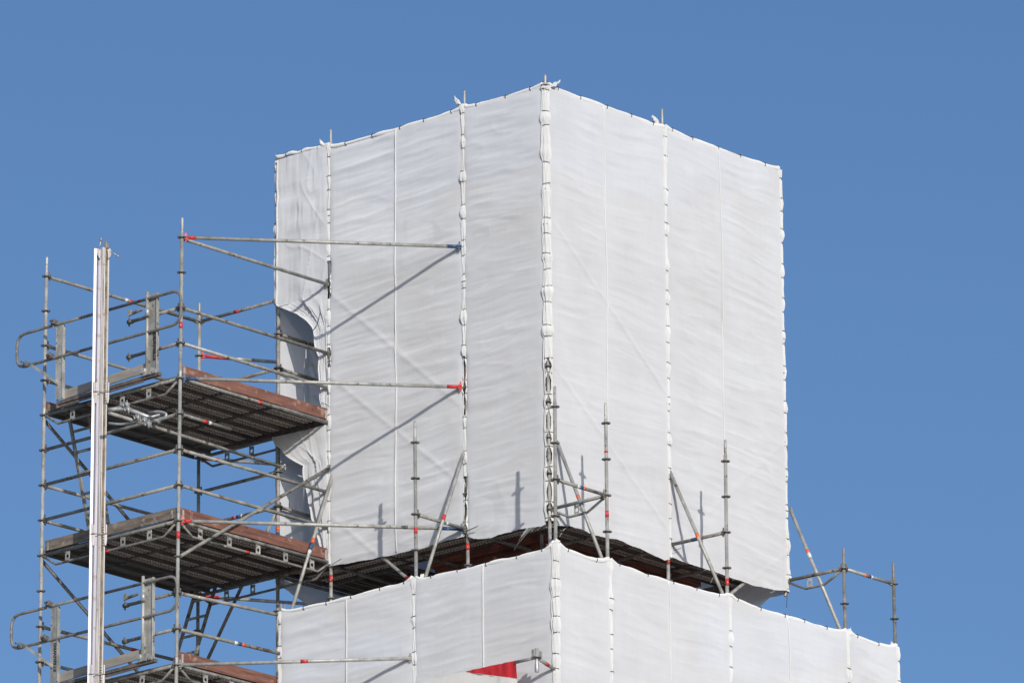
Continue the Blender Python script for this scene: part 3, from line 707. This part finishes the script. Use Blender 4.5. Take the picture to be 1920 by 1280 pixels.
def sheet(name, label, axis, s0, s1, ztop, zbot, seed, out=.062, seam=None, braces=(), amp=1.0, slope=0.0, sag=.05, plane=0.0, ds=.026, dz=.019, group='white net sheets', sign=-1, cat='netting', hemtop=True, lift=.07, zbot_fn=None, edges=()):
    """axis 'y': sheet in the plane x=plane running along y; axis 'x': plane y=plane running along x. sign -1: faces outward to negative"""
    ns = int((s1-s0)/ds)+1; nz_ = int((ztop-zbot)/dz)+1
    sv = np.linspace(s0, s1, ns); tv = np.linspace(0, 1, nz_)
    s_, t_ = np.meshgrid(sv, tv)
    de = np.minimum(s_-s0, s1-s_)
    top = ztop+lift*np.exp(-de/.09)-sag*0.2*np.sin(np.clip((s_-s0)/(s1-s0), 0, 1)*math.pi)+.008*vn(s_*3, s_*0, seed+30)
    bot = (zbot_fn(s_) if zbot_fn is not None else zbot+0*s_)+.007*vn(s_*5, s_*0, seed+31)+.003*vn(s_*25, s_*0, seed+32)
    z_ = top*(1-t_)+bot*t_
    d = out+wrinkle(s_, z_, s0, s1, seed, amp, slope, seam)
    dt = top-z_; db = z_-bot
    d = d*1.0-(.02)*np.exp(-dt/.05)
    d += .018*np.exp(-db/.10)*vn(s_*5, s_*0, seed+33)
    for (a, za, b_, zb2) in braces:
        L = math.hypot(b_-a, zb2-za); nx, nz2 = -(zb2-za)/L, (b_-a)/L
        dist = np.abs((s_-a)*nx+(z_-za)*nz2); t2 = ((s_-a)*(b_-a)+(z_-za)*(zb2-za))/L**2
        on = ss(t2, -.05, .05)*(1-ss(t2, .95, 1.05))
        d += on*.009*np.exp(-(dist/.035)**2)
    d = np.maximum(d, .034)
    for (e_, pn, rng) in edges:
        gp_ = -.006+.040*sum(ss(z_, r0-.08, r0+.05)*(1-ss(z_, r1-.05, r1+.08)) for r0, r1 in rng) if rng else -.006+0*z_
        sgn = 1 if e_ == 0 else -1; q_ = (s_-s0) if e_ == 0 else (s1-s_)
        pt = POLE[pn][2]*z_*(-.75 if axis == 'y' else .66)
        s_ = s_+sgn*(gp_-.028)*np.exp(-q_/.08)+pt*np.exp(-q_/.25)
        d = d+(.030-d)*np.exp(-q_/.035)*.8
    V = np.empty((nz_, ns, 3))
    if axis == 'y': V[..., 0] = plane+sign*d; V[..., 1] = s_; V[..., 2] = z_
    else: V[..., 1] = plane+sign*d; V[..., 0] = s_; V[..., 2] = z_
    q = MB().grid(V.reshape(-1, 3), nz_, ns)
    o = put(name, q, M['net']); tag(o, label, cat, group)
    def P(s1_, off, z): return arr(plane+sign*off, s1_, z) if axis == 'y' else arr(s1_, plane+sign*off, z)
    if seam is not None:
        zz = np.linspace(float(ztop)-.02, float(zbot)+.03, 70); pts = []
        for z in zz:
            wob = .022*float(vn(np.array(z*.8), np.array(.5), seed+40))+.006*float(vn(np.array(z*3.1), np.array(.5), seed+41))
            sN = seam+wob; j = int(round((ztop-z)/(ztop-zbot)*(nz_-1))); j = min(max(j, 0), nz_-1); i = min(int(round((sN-s0)/(s1-s0)*(ns-1))), ns-1)
            if zbot_fn is not None and z < bot[0, i]+.02: break
            jj = int(np.argmin(np.abs(z_[:, i]-z))); pts.append(P(sN, d[jj, i]+.006, z))
        put('seam', MB().tube(pts, .0095, 6), M['hem'], o)
    if hemtop:
        pts = []; rs = []
        tk = []; x = s0+random.uniform(.1, .2)
        while x < s1-.08: tk.append(x); x += random.uniform(.40, .58)
        for i in range(0, ns):
            dd = min([abs(sv[i]-k) for k in tk]+[1])
            pts.append(P(sv[i], .030, top[0, i]-.012)); rs.append(.030+.008*float(vn(np.array(sv[i]*4), np.array(0.), seed+60))-.006*math.exp(-(dd/.05)**2))
        ht = put('top_hem', MB().tube(pts, rs, 10), M['hem'], o)
        for k in tk:
            i = int(round((k-s0)/(s1-s0)*(ns-1))); c = arr(*P(k, .030, top[0, i]-.012)); ring = []
            for j in range(9):
                a = -1.9+j*.45 if sign < 0 else j*.45
                off = .036*math.cos(a); up = .036*math.sin(a); ring.append(c+(arr(-off, j*.003, up) if axis == 'y' else arr(j*.003, -off, up)))
            put('cable_tie', MB().tube(ring, .0048, 6), M['black'], ht)
    return o, d, (sv, z_, top)

def sleeve(parent, nm, z1, z0, nrm, seed, openr=(), rb=.037, rosz=0.0, full=True):
    """net hem wrapped round a standard and tied: pinched at the ties, swollen over the rosettes"""
    rnd = random.Random(seed); N = arr(*nrm, 0); N /= np.linalg.norm(N); T = arr(-N[1], N[0], 0)
    ties = []; z = z1-.10
    ks = np.arange(math.floor(z0*2)/2-.5, z1+.5, .5)
    for k in ks:
        for dz_ in (.10, -.10):
            zz = k+rosz+dz_+rnd.uniform(-.03, .03)
            if z0+.02 < zz < z1-.03 and rnd.random() > .10: ties.append(zz)
    ties.sort(reverse=True)
    nz_ = max(4, int((z1-z0)/.022)); zs = np.linspace(z1, z0, nz_); na = 30
    bulge = {k: rnd.uniform(.006, .028) for k in ks}; up = {k: rnd.uniform(-.03, .04) for k in ks}
    V = []; info = []
    for z in zs:
        k = ks[np.argmin(np.abs(ks-z))]; u_ = z-k-rosz-up[k]; r = rb*(1+.10*float(vn(np.array(z*1.7), np.array(4.), seed+7)))+bulge[k]*max(0, 1-abs(u_)/(.13 if u_ > 0 else .08))**.8+.004*float(vn(np.array(z*7), np.array(0.), seed))
        for tz in ties: r -= .009*math.exp(-((z-tz)/.03)**2)
        c = S(nm, z)+N*.012; info.append((z, r, c))
        for i in range(na):
            a = -1.75+3.5*i/(na-1)
            cr = 1+.16*float(vn(np.array(a*2.2), np.array(z*1.2), seed+3))+.05*float(vn(np.array(a*6), np.array(z*5), seed+4))
            near = max([math.exp(-((z-tz)/.06)**2) for tz in ties]+[0]); kk = int(np.argmin(np.abs(ks-z)))
            cr += (.05+.10*near)*math.sin(a*(5.5+kk % 3)+kk*2.1+z*2)
            V.append(c+(N*math.cos(a)*.92+T*math.sin(a))*r*cr)
    q = MB(); fs = []
    def is_open(z): return any(a <= z <= b_ for a, b_ in openr)
    for j in range(nz_-1):
        for i in range(na-1):
            if is_open(zs[j]):
                a = -1.75+3.5*(i+.5)/(na-1)
                gap = .75*(1-min([abs(zs[j]-tz)/.12 for tz in ties]+[1])*0)-.45*math.exp(-(min([abs(zs[j]-tz) for tz in ties]+[1])/.06)**2)
                if abs(a+.1) < gap: continue
            fs.append((j*na+i, j*na+i+1, (j+1)*na+i+1, (j+1)*na+i))
    q.add(V, fs, True)
    # raised selvedges of the two sheets either side
    for sgn in (-1, 1):
        pts = [c+T*sgn*(r*.97+.002+.010*float(vn(np.array(z*2.3), np.array(0.), seed+9+sgn)))+N*(.012) for z, r, c in info[::3]]
        q.tube(pts, .0085, 6)
    o = put('edge_hem', q, M['hem'], parent)
    for tz in ties:
        j = int(np.argmin(np.abs(zs-tz))); z, r, c = info[j]; ring = []; tl_ = rnd.uniform(-.012, .012)
        for i in range(11):
            a = -1.5+3.0*i/10; ring.append(c+(N*math.cos(a)*.92+T*math.sin(a))*(r*1.04+.006)+arr(0, 0, tl_*math.sin(a)))
        put('cable_tie', MB().tube(ring, .0042, 6), M['black'], o)
    return o
def knot(parent, p, sx, sz, seed, ang=0.):
    """crumpled bunch of net tied round the head of a post"""
    rnd = random.Random(seed); nu, nv = 18, 14; V = []
    for j in range(nv):
        t = j/(nv-1)
        for i in range(nu):
            a = 2*math.pi*i/(nu-1); rr = (.35+.65*math.sin(t*math.pi*.9+.2))*(1-.93*t**5)*(1-.5*t*(ang != 0))*(1+.40*float(vn(np.array(abs(i-8.5)*.45), np.array(j*.28), seed)))
            V.append(np.array(p)+arr(math.cos(a)*rr*sx, math.sin(a)*rr*sx, (t-.3)*sz+.25*sz*float(vn(np.array(abs(i-8.5)*.35+5), np.array(j*.3), seed+2)))+ang*arr(-.66, .75, 0)*t*sx*2)
    return put('net_bunch', MB().grid(V, nv, nu), M['hem'], parent)
def thread(parent, pts, r=.003, m='hem', name='frayed_thread'):
    return put(name, MB().tube(arc_pts(pts, .1, 4), r, 5), M[m], parent)

# --- upper box, left face (x = 0)
zb_l = lambda s_: np.interp(s_, [0, .08, .5, 1.0, 1.3, 1.47, 2.3, 3.2, 4.03], [.30, .27, .31, .28, .33, .40, .37, .40, .45])
brL = [(3.985, 3.2, Y1, 1.1), (3.985, 4.4, Y1, 2.2), (3.985, 1.2, Y1, -.9)]
OK_ = [(.2, 2.62)]; OP1 = [(.3, 1.25), (2.1, 2.95)]; OP4 = [(3.3, 3.6), (4.3, 4.85)]
brR = [(0, 2.55, X2, .6), (0, 4.6, X2, 2.55), (X4, 2.55, X2, .5), (X4, .95, X2, -.9)]
u1, _, _ = sheet('net_sheet', 'narrow white net bay left of the front corner of the upper box', 'y', .03, Y1-.03, 6.50, .30, 11, slope=.10, zbot_fn=zb_l, lift=.03, sag=.03, edges=[(0, 'K', OK_), (1, 'P1', OP1)])
u2, _, _ = sheet('net_sheet', 'wide white net bay on the left face of the upper box, crossed by tube shadows', 'y', Y1+.03, 3.985-.03, 6.50, .38, 23, seam=onx(742, 500, -.07)[1], braces=brL, slope=.12, zbot_fn=zb_l, amp=1.15, sag=.04, lift=.03, edges=[(0, 'P1', OP1), (1, 'P4', OP4)])
# --- upper box, right face (y = 0)
zb_r = lambda s_: np.interp(s_, [0, .1, .35, .8, 1.3, 1.7, 2.3, 2.48, 2.75, 3.3, 4.2, 4.7, 5.0], [.27, .28, .33, .30, .34, .31, .25, .33, .30, .30, .28, .30, .36])
u3, _, _ = sheet('net_sheet', 'white net bay right of the front corner of the upper box', 'x', .03, 2.452-.03, 6.50, .3, 37, seam=ony(1137, 500, -.07)[0], braces=brR[:2], slope=.10, zbot_fn=zb_r, amp=.85, sag=.04, lift=.03, edges=[(0, 'K', OK_), (1, 'R2', ())])
u4, _, _ = sheet('net_sheet', 'rightmost white net bay of the upper box, against the sky', 'x', 2.452+.03, 4.975-.02, 6.50, .3, 49, seam=ony(1353, 500, -.07)[0], braces=brR[2:], slope=.16, zbot_fn=zb_r, amp=1.05, sag=.04, lift=.03, edges=[(0, 'R2', ()), (1, 'R4', ())])
sleeve(u1, 'K', 6.47, .33, (-.7, -.72), 101, openr=OK_, rb=.052)
sleeve(u2, 'P1', 6.56, .42, (-1, -.12), 102, openr=OP1, rb=.049)
sleeve(u2, 'P4', 6.52, .47, (-1, -.3), 103, openr=OP4, rb=.05)
sleeve(u3, 'R2', 6.52, .32, (.1, -1), 104, rb=.048)
sleeve(u4, 'R4', 6.50, .34, (.45, -.9), 105, rb=.046)
knot(u1, S('K', 6.44), .06, .12, 201); knot(u1, S('K', 6.50)+arr(.05, -.06, 0), .04, .10, 202, -1.6)
knot(u2, S('P1', 6.58)+arr(-.02, .06, .02), .04, .12, 203, 1.0); knot(u2, S('P4', 6.55)+arr(-.02, .07, .0), .045, .12, 204, 1.0)
knot(u3, S('R2', 6.56)+arr(-.08, 0, 0), .055, .13, 205, .8); knot(u4, S('R4', 6.50)+arr(-.04, 0, 0), .05, .09, 206, .3)

# --- torn end bay of the upper box (P5 - P4)
def torn(name, label, rows, seed, fold=.05, out=.07, nfold=3.2, parent=None, hem_l=True):
    """rows: (z, y_left, y_right); drapes with vertical folds that follow the boundary"""
    zs = np.array([r[0] for r in rows]); yl = np.array([r[1] for r in rows]); yr = np.array([r[2] for r in rows]); ol = np.array([r[3] if len(r) > 3 else 0 for r in rows])
    nz_ = int((zs[0]-zs[-1])/.017)+1; nu = 64; z = np.linspace(zs[0], zs[-1], nz_)
    L = np.interp(-z, -zs, yl); R_ = np.interp(-z, -zs, yr); OL = np.interp(-z, -zs, ol); V = []
    for j in range(nz_):
        wd = max(L[j]-R_[j], .02)
        ej = .022*float(vn(np.array(z[j]*7), np.array(1.), seed+20))+.010*float(vn(np.array(z[j]*17), np.array(1.), seed+21)); wf = (1 if z[j] < zs[1]-.02 or parent is not None else 0)
        for i in range(nu):
            u = i/(nu-1); y = (L[j]+ej*wf)*(1-u)+R_[j]*u
            squeeze = min(1, .30/wd)
            amp = fold*(.22+.9*squeeze)*math.sin(u*math.pi)**.5
            kz = z[j]*.35*(1 if u < .5 else -1)*abs(u-.5)*2
            f = math.sin(2*math.pi*(u*nfold+kz+.25*float(vn(np.array(u*2), np.array(z[j]*.5), seed))))*.3+float(vn(np.array(u*4.+kz*2), np.array(z[j]*.9), seed+2))*.9+.25*float(vn(np.array(u*9.-kz*3), np.array(z[j]*2.3), seed+6))
            q1 = float(vn(np.array(u*2.6+z[j]*.55), np.array(z[j]*.5), seed+12)); q2 = float(vn(np.array(u*3.1-z[j]*.7+7), np.array(z[j]*.45), seed+13)); q3 = float(vn(np.array(u*2.+z[j]*1.6+3), np.array(z[j]*1.1), seed+14))
            f += (.9*math.exp(-abs(q1)/.10)+.7*math.exp(-abs(q2)/.09)+.5*math.exp(-abs(q3)/.08))*min(1, 2.2*(1-squeeze)+.25)
            d = out+amp*f+OL[j]*(1-u)+.010*float(vn(np.array(u*3), np.array(z[j]*6), seed+4))
            V.append(arr(-max(d, -.9), y, z[j]))
    q = MB().grid(V, nz_, nu)
    if parent is None: o = tag(put(name, q, M['net']), label, 'netting', 'white net sheets')
    else: o = put(name, q, M['net'], parent)
    if hem_l:
        pts = [V[j*nu]+arr(-.004, 0, 0) for j in range(0, nz_, 3)]
        put('loose_edge', MB().tube(pts, [.008+.008*abs(float(vn(np.array(j*.35), np.array(0.), seed+8))) for j in range(len(pts))], 7), M['hem'], o)
    return o
def Yp(u, v): return float(onx(u, v, -.06)[1])
def Zp(u, v): return float(onx(u, v, -.06)[2])
rowsA = [(6.53, Y5-.05, 3.99), (4.46, Y5-.04, 3.99), (4.38, Y5-.07, 3.99)]
for (u, v) in ((535, 578), (560, 590), (578, 604), (592, 618), (593, 640), (601, 672), (603, 720), (605, 760), (602, 783)):
    rowsA.append((Zp(u, v), Yp(u, v), 3.99, .03))
u5 = torn('net_sheet', 'crumpled end net bay of the upper box, torn loose and gathered beside the tower', rowsA, 301, fold=.05)
# smaller flap tied under the upper tower deck
rowsB = []
for (ul, v) in ((519, 822), (524, 836), (541, 852), (560, 866), (573, 874), (574, 890), (578, 915), (583, 945), (590, 975), (598, 1005), (606, 1030), (612, 1050)):
    rowsB.append((Zp(ul, v), Yp(ul, v), 3.99, .05 if v < 870 else .02))
u6 = torn('net_sheet', 'lower loose flap of net below the upper tower deck, pulled aside in folds', rowsB, 311, fold=.04, out=.08)
# triangular top part of the flap, hanging just under the deck
tr = [onx(516, 824, -.05), onx(618, 793, -.05), onx(618, 850, -.07), onx(573, 875, -.16), onx(545, 855, -.14), onx(524, 838, -.10)]
hp = [onx(519+(617-519)*k/20, 295+(272-295)*k/20+1.2*math.sin(k*.9), -.045) for k in range(21)]
th_ = put('top_hem', MB().tube(hp, [.028+.006*math.sin(k*1.3) for k in range(21)], 10), M['hem'], u5)
for k in (4, 10, 16): put('cable_tie', MB().tube([hp[k]+arr(-.033*math.cos(a_), 0, .033*math.sin(a_)) for a_ in (-1.6, -1.1, -.6, -.1, .4, .9, 1.4)], .0042, 6), M['black'], th_)
sleeve(u5, 'P5', 6.46, 4.42, (-1, .2), 106, rb=.052)
knot(u5, S('P5', 6.50), .055, .16, 207, .4)
thread(u5, [onx(600, 585, -.14), onx(597, 605, -.13), onx(585, 622, -.12)], .004, 'black', 'loose_tie')
thread(u5, [onx(524, 574, -.12), onx(536, 572, -.14), onx(541, 570, -.15)], .004, 'black', 'loose_tie')
thread(u5, [onx(604, 754, -.12), onx(618, 762, -.12)], .004, 'black', 'loose_tie')

# --- far faces of the upper box
zb_f = lambda s_: np.interp(s_, [0, .1, .8, 1.5, 2.0, 5.0], [.42, .40, .20, .05, .1, .3])
f1, _, _ = sheet('net_sheet', 'far net of the upper box, its sunlit inside seen through the torn bay', 'x', .02, X4-.02, 6.42, .2, 61, plane=Y5, sign=1, zbot_fn=zb_f, ds=.06, dz=.06, hemtop=False, lift=0)
f2, _, _ = sheet('net_sheet', 'far right net of the upper box, seen edge on beyond its right corner', 'y', .02, Y5-.02, 6.42, .35, 67, plane=X4, sign=1, ds=.08, dz=.08, hemtop=False, lift=0)
# dark tarpaulin flap hanging under the right end
fl = MB(); V = []
for j in range(14):
    t = j/13
    for i in range(20):
        u = i/19; V.append(arr(X4-.62+.60*u, .12+.80*t, .42+.02*math.sin(u*9+t*4)-.30*(t**.7)*(.5+.5*u)+.02*float(math.sin(t*7))))
fl.grid(V, 14, 20); tag(put('net_flap', fl, M['net']), 'shaded flap of net sagging under the right end of the upper box', 'netting')

# --- lower box
ZL = -.43
lowargs = dict(out=.062, sag=.06, lift=.06, group='white net sheets')
l1, _, _ = sheet('net_sheet', 'lower white net bay left of its front corner, above the red pennant', 'y', -B+.03, Y1-.03, ZL, -7.5, 71, plane=-A, seam=onx(905, 1180, -A-.07)[1], slope=.10, dz=.022, amp=1.1, **lowargs, edges=[(0, 'LK', ()), (1, 'L1', ())])
l2, _, _ = sheet('net_sheet', 'leftmost lower white net bay behind the lowest tie tube', 'y', Y1+.03, 3.915-.02, ZL, -7.5, 79, plane=-A, seam=onx(649, 1200, -A-.07)[1], slope=.12, dz=.022, amp=1.1, **lowargs, edges=[(0, 'L1', ()), (1, 'L5', ())])
l3, _, _ = sheet('net_sheet', 'narrow lower white net bay just right of the front corner', 'x', -A+.03, -.03, ZL, -7.5, 83, plane=-B, slope=.12, dz=.022, amp=1.0, **lowargs, edges=[(0, 'LK', ()), (1, 'B1', ())])
l4, _, _ = sheet('net_sheet', 'wide lower white net bay under the gap with the decks', 'x', .03, X2-.03, ZL, -7.5, 89, plane=-B, seam=ony(1256, 1180, -B-.07)[0], slope=.12, dz=.022, amp=1.0, **lowargs, edges=[(0, 'B1', ()), (1, 'B2', ())])
l5, _, _ = sheet('net_sheet', 'lower white net bay on the right with sky above its edge', 'x', X2+.03, X4-.03, ZL, -7.5, 97, plane=-B, seam=ony(1480, 1230, -B-.07)[0], slope=.14, dz=.022, amp=1.0, **lowargs, edges=[(0, 'B2', ()), (1, 'B4', ())])
l6, _, _ = sheet('net_sheet', 'narrow rightmost lower white net bay at the far right corner', 'x', X4+.03, X5-.02, ZL, -7.5, 103, plane=-B, slope=.14, dz=.022, amp=1.0, **lowargs, edges=[(0, 'B4', ()), (1, 'B5', ())])
sleeve(l1, 'LK', ZL+.05, -7.4, (-.7, -.72), 111, rb=.048); sleeve(l2, 'L1', ZL+.03, -7.4, (-1, -.12), 112, rb=.05)
sleeve(l2, 'L5', ZL+.02, -7.4, (-1, .3), 113, rb=.05); sleeve(l3, 'B1', ZL+.03, -7.4, (.1, -1), 114, rb=.05)
sleeve(l5, 'B2', ZL+.03, -7.4, (.1, -1), 115, rb=.05); sleeve(l6, 'B4', ZL+.03, -7.4, (.1, -1), 116, rb=.05); sleeve(l6, 'B5', ZL+.02, -7.4, (.5, -.85), 117, rb=.048)
knot(l1, S('LK', ZL+.02), .06, .13, 211); knot(l2, S('L1', ZL+.01)+arr(.04, -.05, 0), .055, .13, 212, -.3); knot(l3, S('B1', ZL+.0)+arr(-.03, 0, 0), .06, .11, 213)
knot(l5, S('B2', ZL+.0), .06, .11, 214); knot(l6, S('B4', ZL+.0)+arr(.05, 0, -.02), .06, .14, 215, -.4); knot(l6, S('B5', ZL+.0)+arr(-.02, 0, 0), .065, .13, 216, .3)
g1, _, _ = sheet('net_sheet', 'side net of the lower box beyond its right corner, seen edge on', 'y', -B+.02, 6.0, ZL, -7.5, 109, plane=X5, sign=1, ds=.12, dz=.12, hemtop=False, lift=0)

# frayed threads hanging from the lower net edge by the front corner
rnd = random.Random(5)
for k in range(9):
    y0 = rnd.uniform(-.02, .35); p0 = arr(-.07, y0, .30); L_ = rnd.uniform(.2, .5); dx_ = rnd.uniform(.3, 1.0)
    thread(u1, [p0, p0+arr(0, L_*dx_*.45, -L_*.22), p0+arr(0, L_*dx_, -L_*rnd.uniform(.35, .6))], rnd.uniform(.0011, .0020))
for k in range(9):
    x0 = rnd.choice([rnd.uniform(.02, .9), rnd.uniform(2.2, 4.9)]); p0 = arr(x0, -.07, .31); L_ = rnd.uniform(.10, .34)
    thread(u3 if x0 < 2 else u4, [p0, p0+arr(-L_*.4, 0, -L_*.3), p0+arr(-L_*rnd.uniform(.5, .9), 0, -L_*rnd.uniform(.4, .9))], rnd.uniform(.0010, .0018))
for (u, v) in ((879, 994), (876, 996)):
    thread(u2, [onx(u-2, v, -.10), onx(u+18, v-9, -.14)], .004, 'black', 'loose_tie')
thread(u2, [onx(622, 1058, -.10), onx(640, 1047, -.14)], .004, 'black', 'loose_tie')
thread(u4, [ony(1476, 1110, -.05), ony(1475, 1138, -.05)], .004, 'black', 'loose_tie')
thread(u3, [ony(1262, 1032, -.10), ony(1277, 1027, -.13)], .004, 'black', 'loose_tie')

# =================================================================== RED AND WHITE BANNER with its bracket
XB = -A-.40
def bq(u, v, x=XB): return onx(u, v, x)
bn = thing('banner', bq(875, 1278), 'white banner with a red wedge at its right end, before the lower netting', 'banner')
def cloth(pts_top, pts_bot, n, seed, amp, m, nm):
    V = []; nr = 16
    for i in range(n):
        u = i/(n-1)
        a = np.array([np.interp(u, np.linspace(0, 1, len(pts_top)), [p[k] for p in pts_top]) for k in range(3)])
        b_ = np.array([np.interp(u, np.linspace(0, 1, len(pts_bot)), [p[k] for p in pts_bot]) for k in range(3)])
        for j in range(nr):
            t = j/(nr-1); p_ = a*(1-t)+b_*t
            p_ = p_+arr(-amp*float(vn(np.array(u*14), np.array(t*.8), seed)), 0, 0); V.append(p_)
    put(nm, MB().grid(V, n, nr), M[m], bn)
cloth([bq(874, 1257.5), bq(967, 1237)], [bq(874.5, 1259), bq(968.5, 1271)], 30, 5, .014, 'banner_red', 'red_wedge')
wt = [bq(780, 1281), bq(827, 1269), bq(873, 1258.5), bq(921, 1265.5), bq(968.5, 1272)]
cloth(wt, [p-arr(0, 0, .9) for p in wt], 60, 9, .016, 'banner_white', 'white_cloth')
fr = thing('banner_bracket', S('LK', -2.0), 'short tube bracket with a stub post holding the banner near the front corner', 'bracket')
pk = S('LK', -2.08); pj = arr(XB, -B, -2.0)
put('bracket_tube', MB().tube([S('LK', -2.10), pj+arr(0, 0, .0)], .023, 12), M['galv_worn'], fr)
o_ = fr.children[0]; band(o_, S('LK', -2.10), pj, .2, .06, M['red'])
put('bracket_tube', MB().tube([pj, arr(XB, -B+.36, -2.0)], .022, 12), M['galv'], fr)
st = put('stub_post', MB().tube([pj+arr(0, 0, -.20), pj+arr(0, 0, -.19), pj+arr(0, 0, -.11), pj+arr(0, 0, -.06), pj+arr(0, 0, .12)], [.026, .029, .029, .021, .027], 14), M['galv_new'], fr)
add_rosette(st, pj)
put('clamp', MB().box(pj+arr(-.03, .03, .05), .03, .04, .11).box(pj+arr(.02, -.05, .04), .03, .03, .08), M['galv_worn'], fr)
bpy.context.view_layer.update()
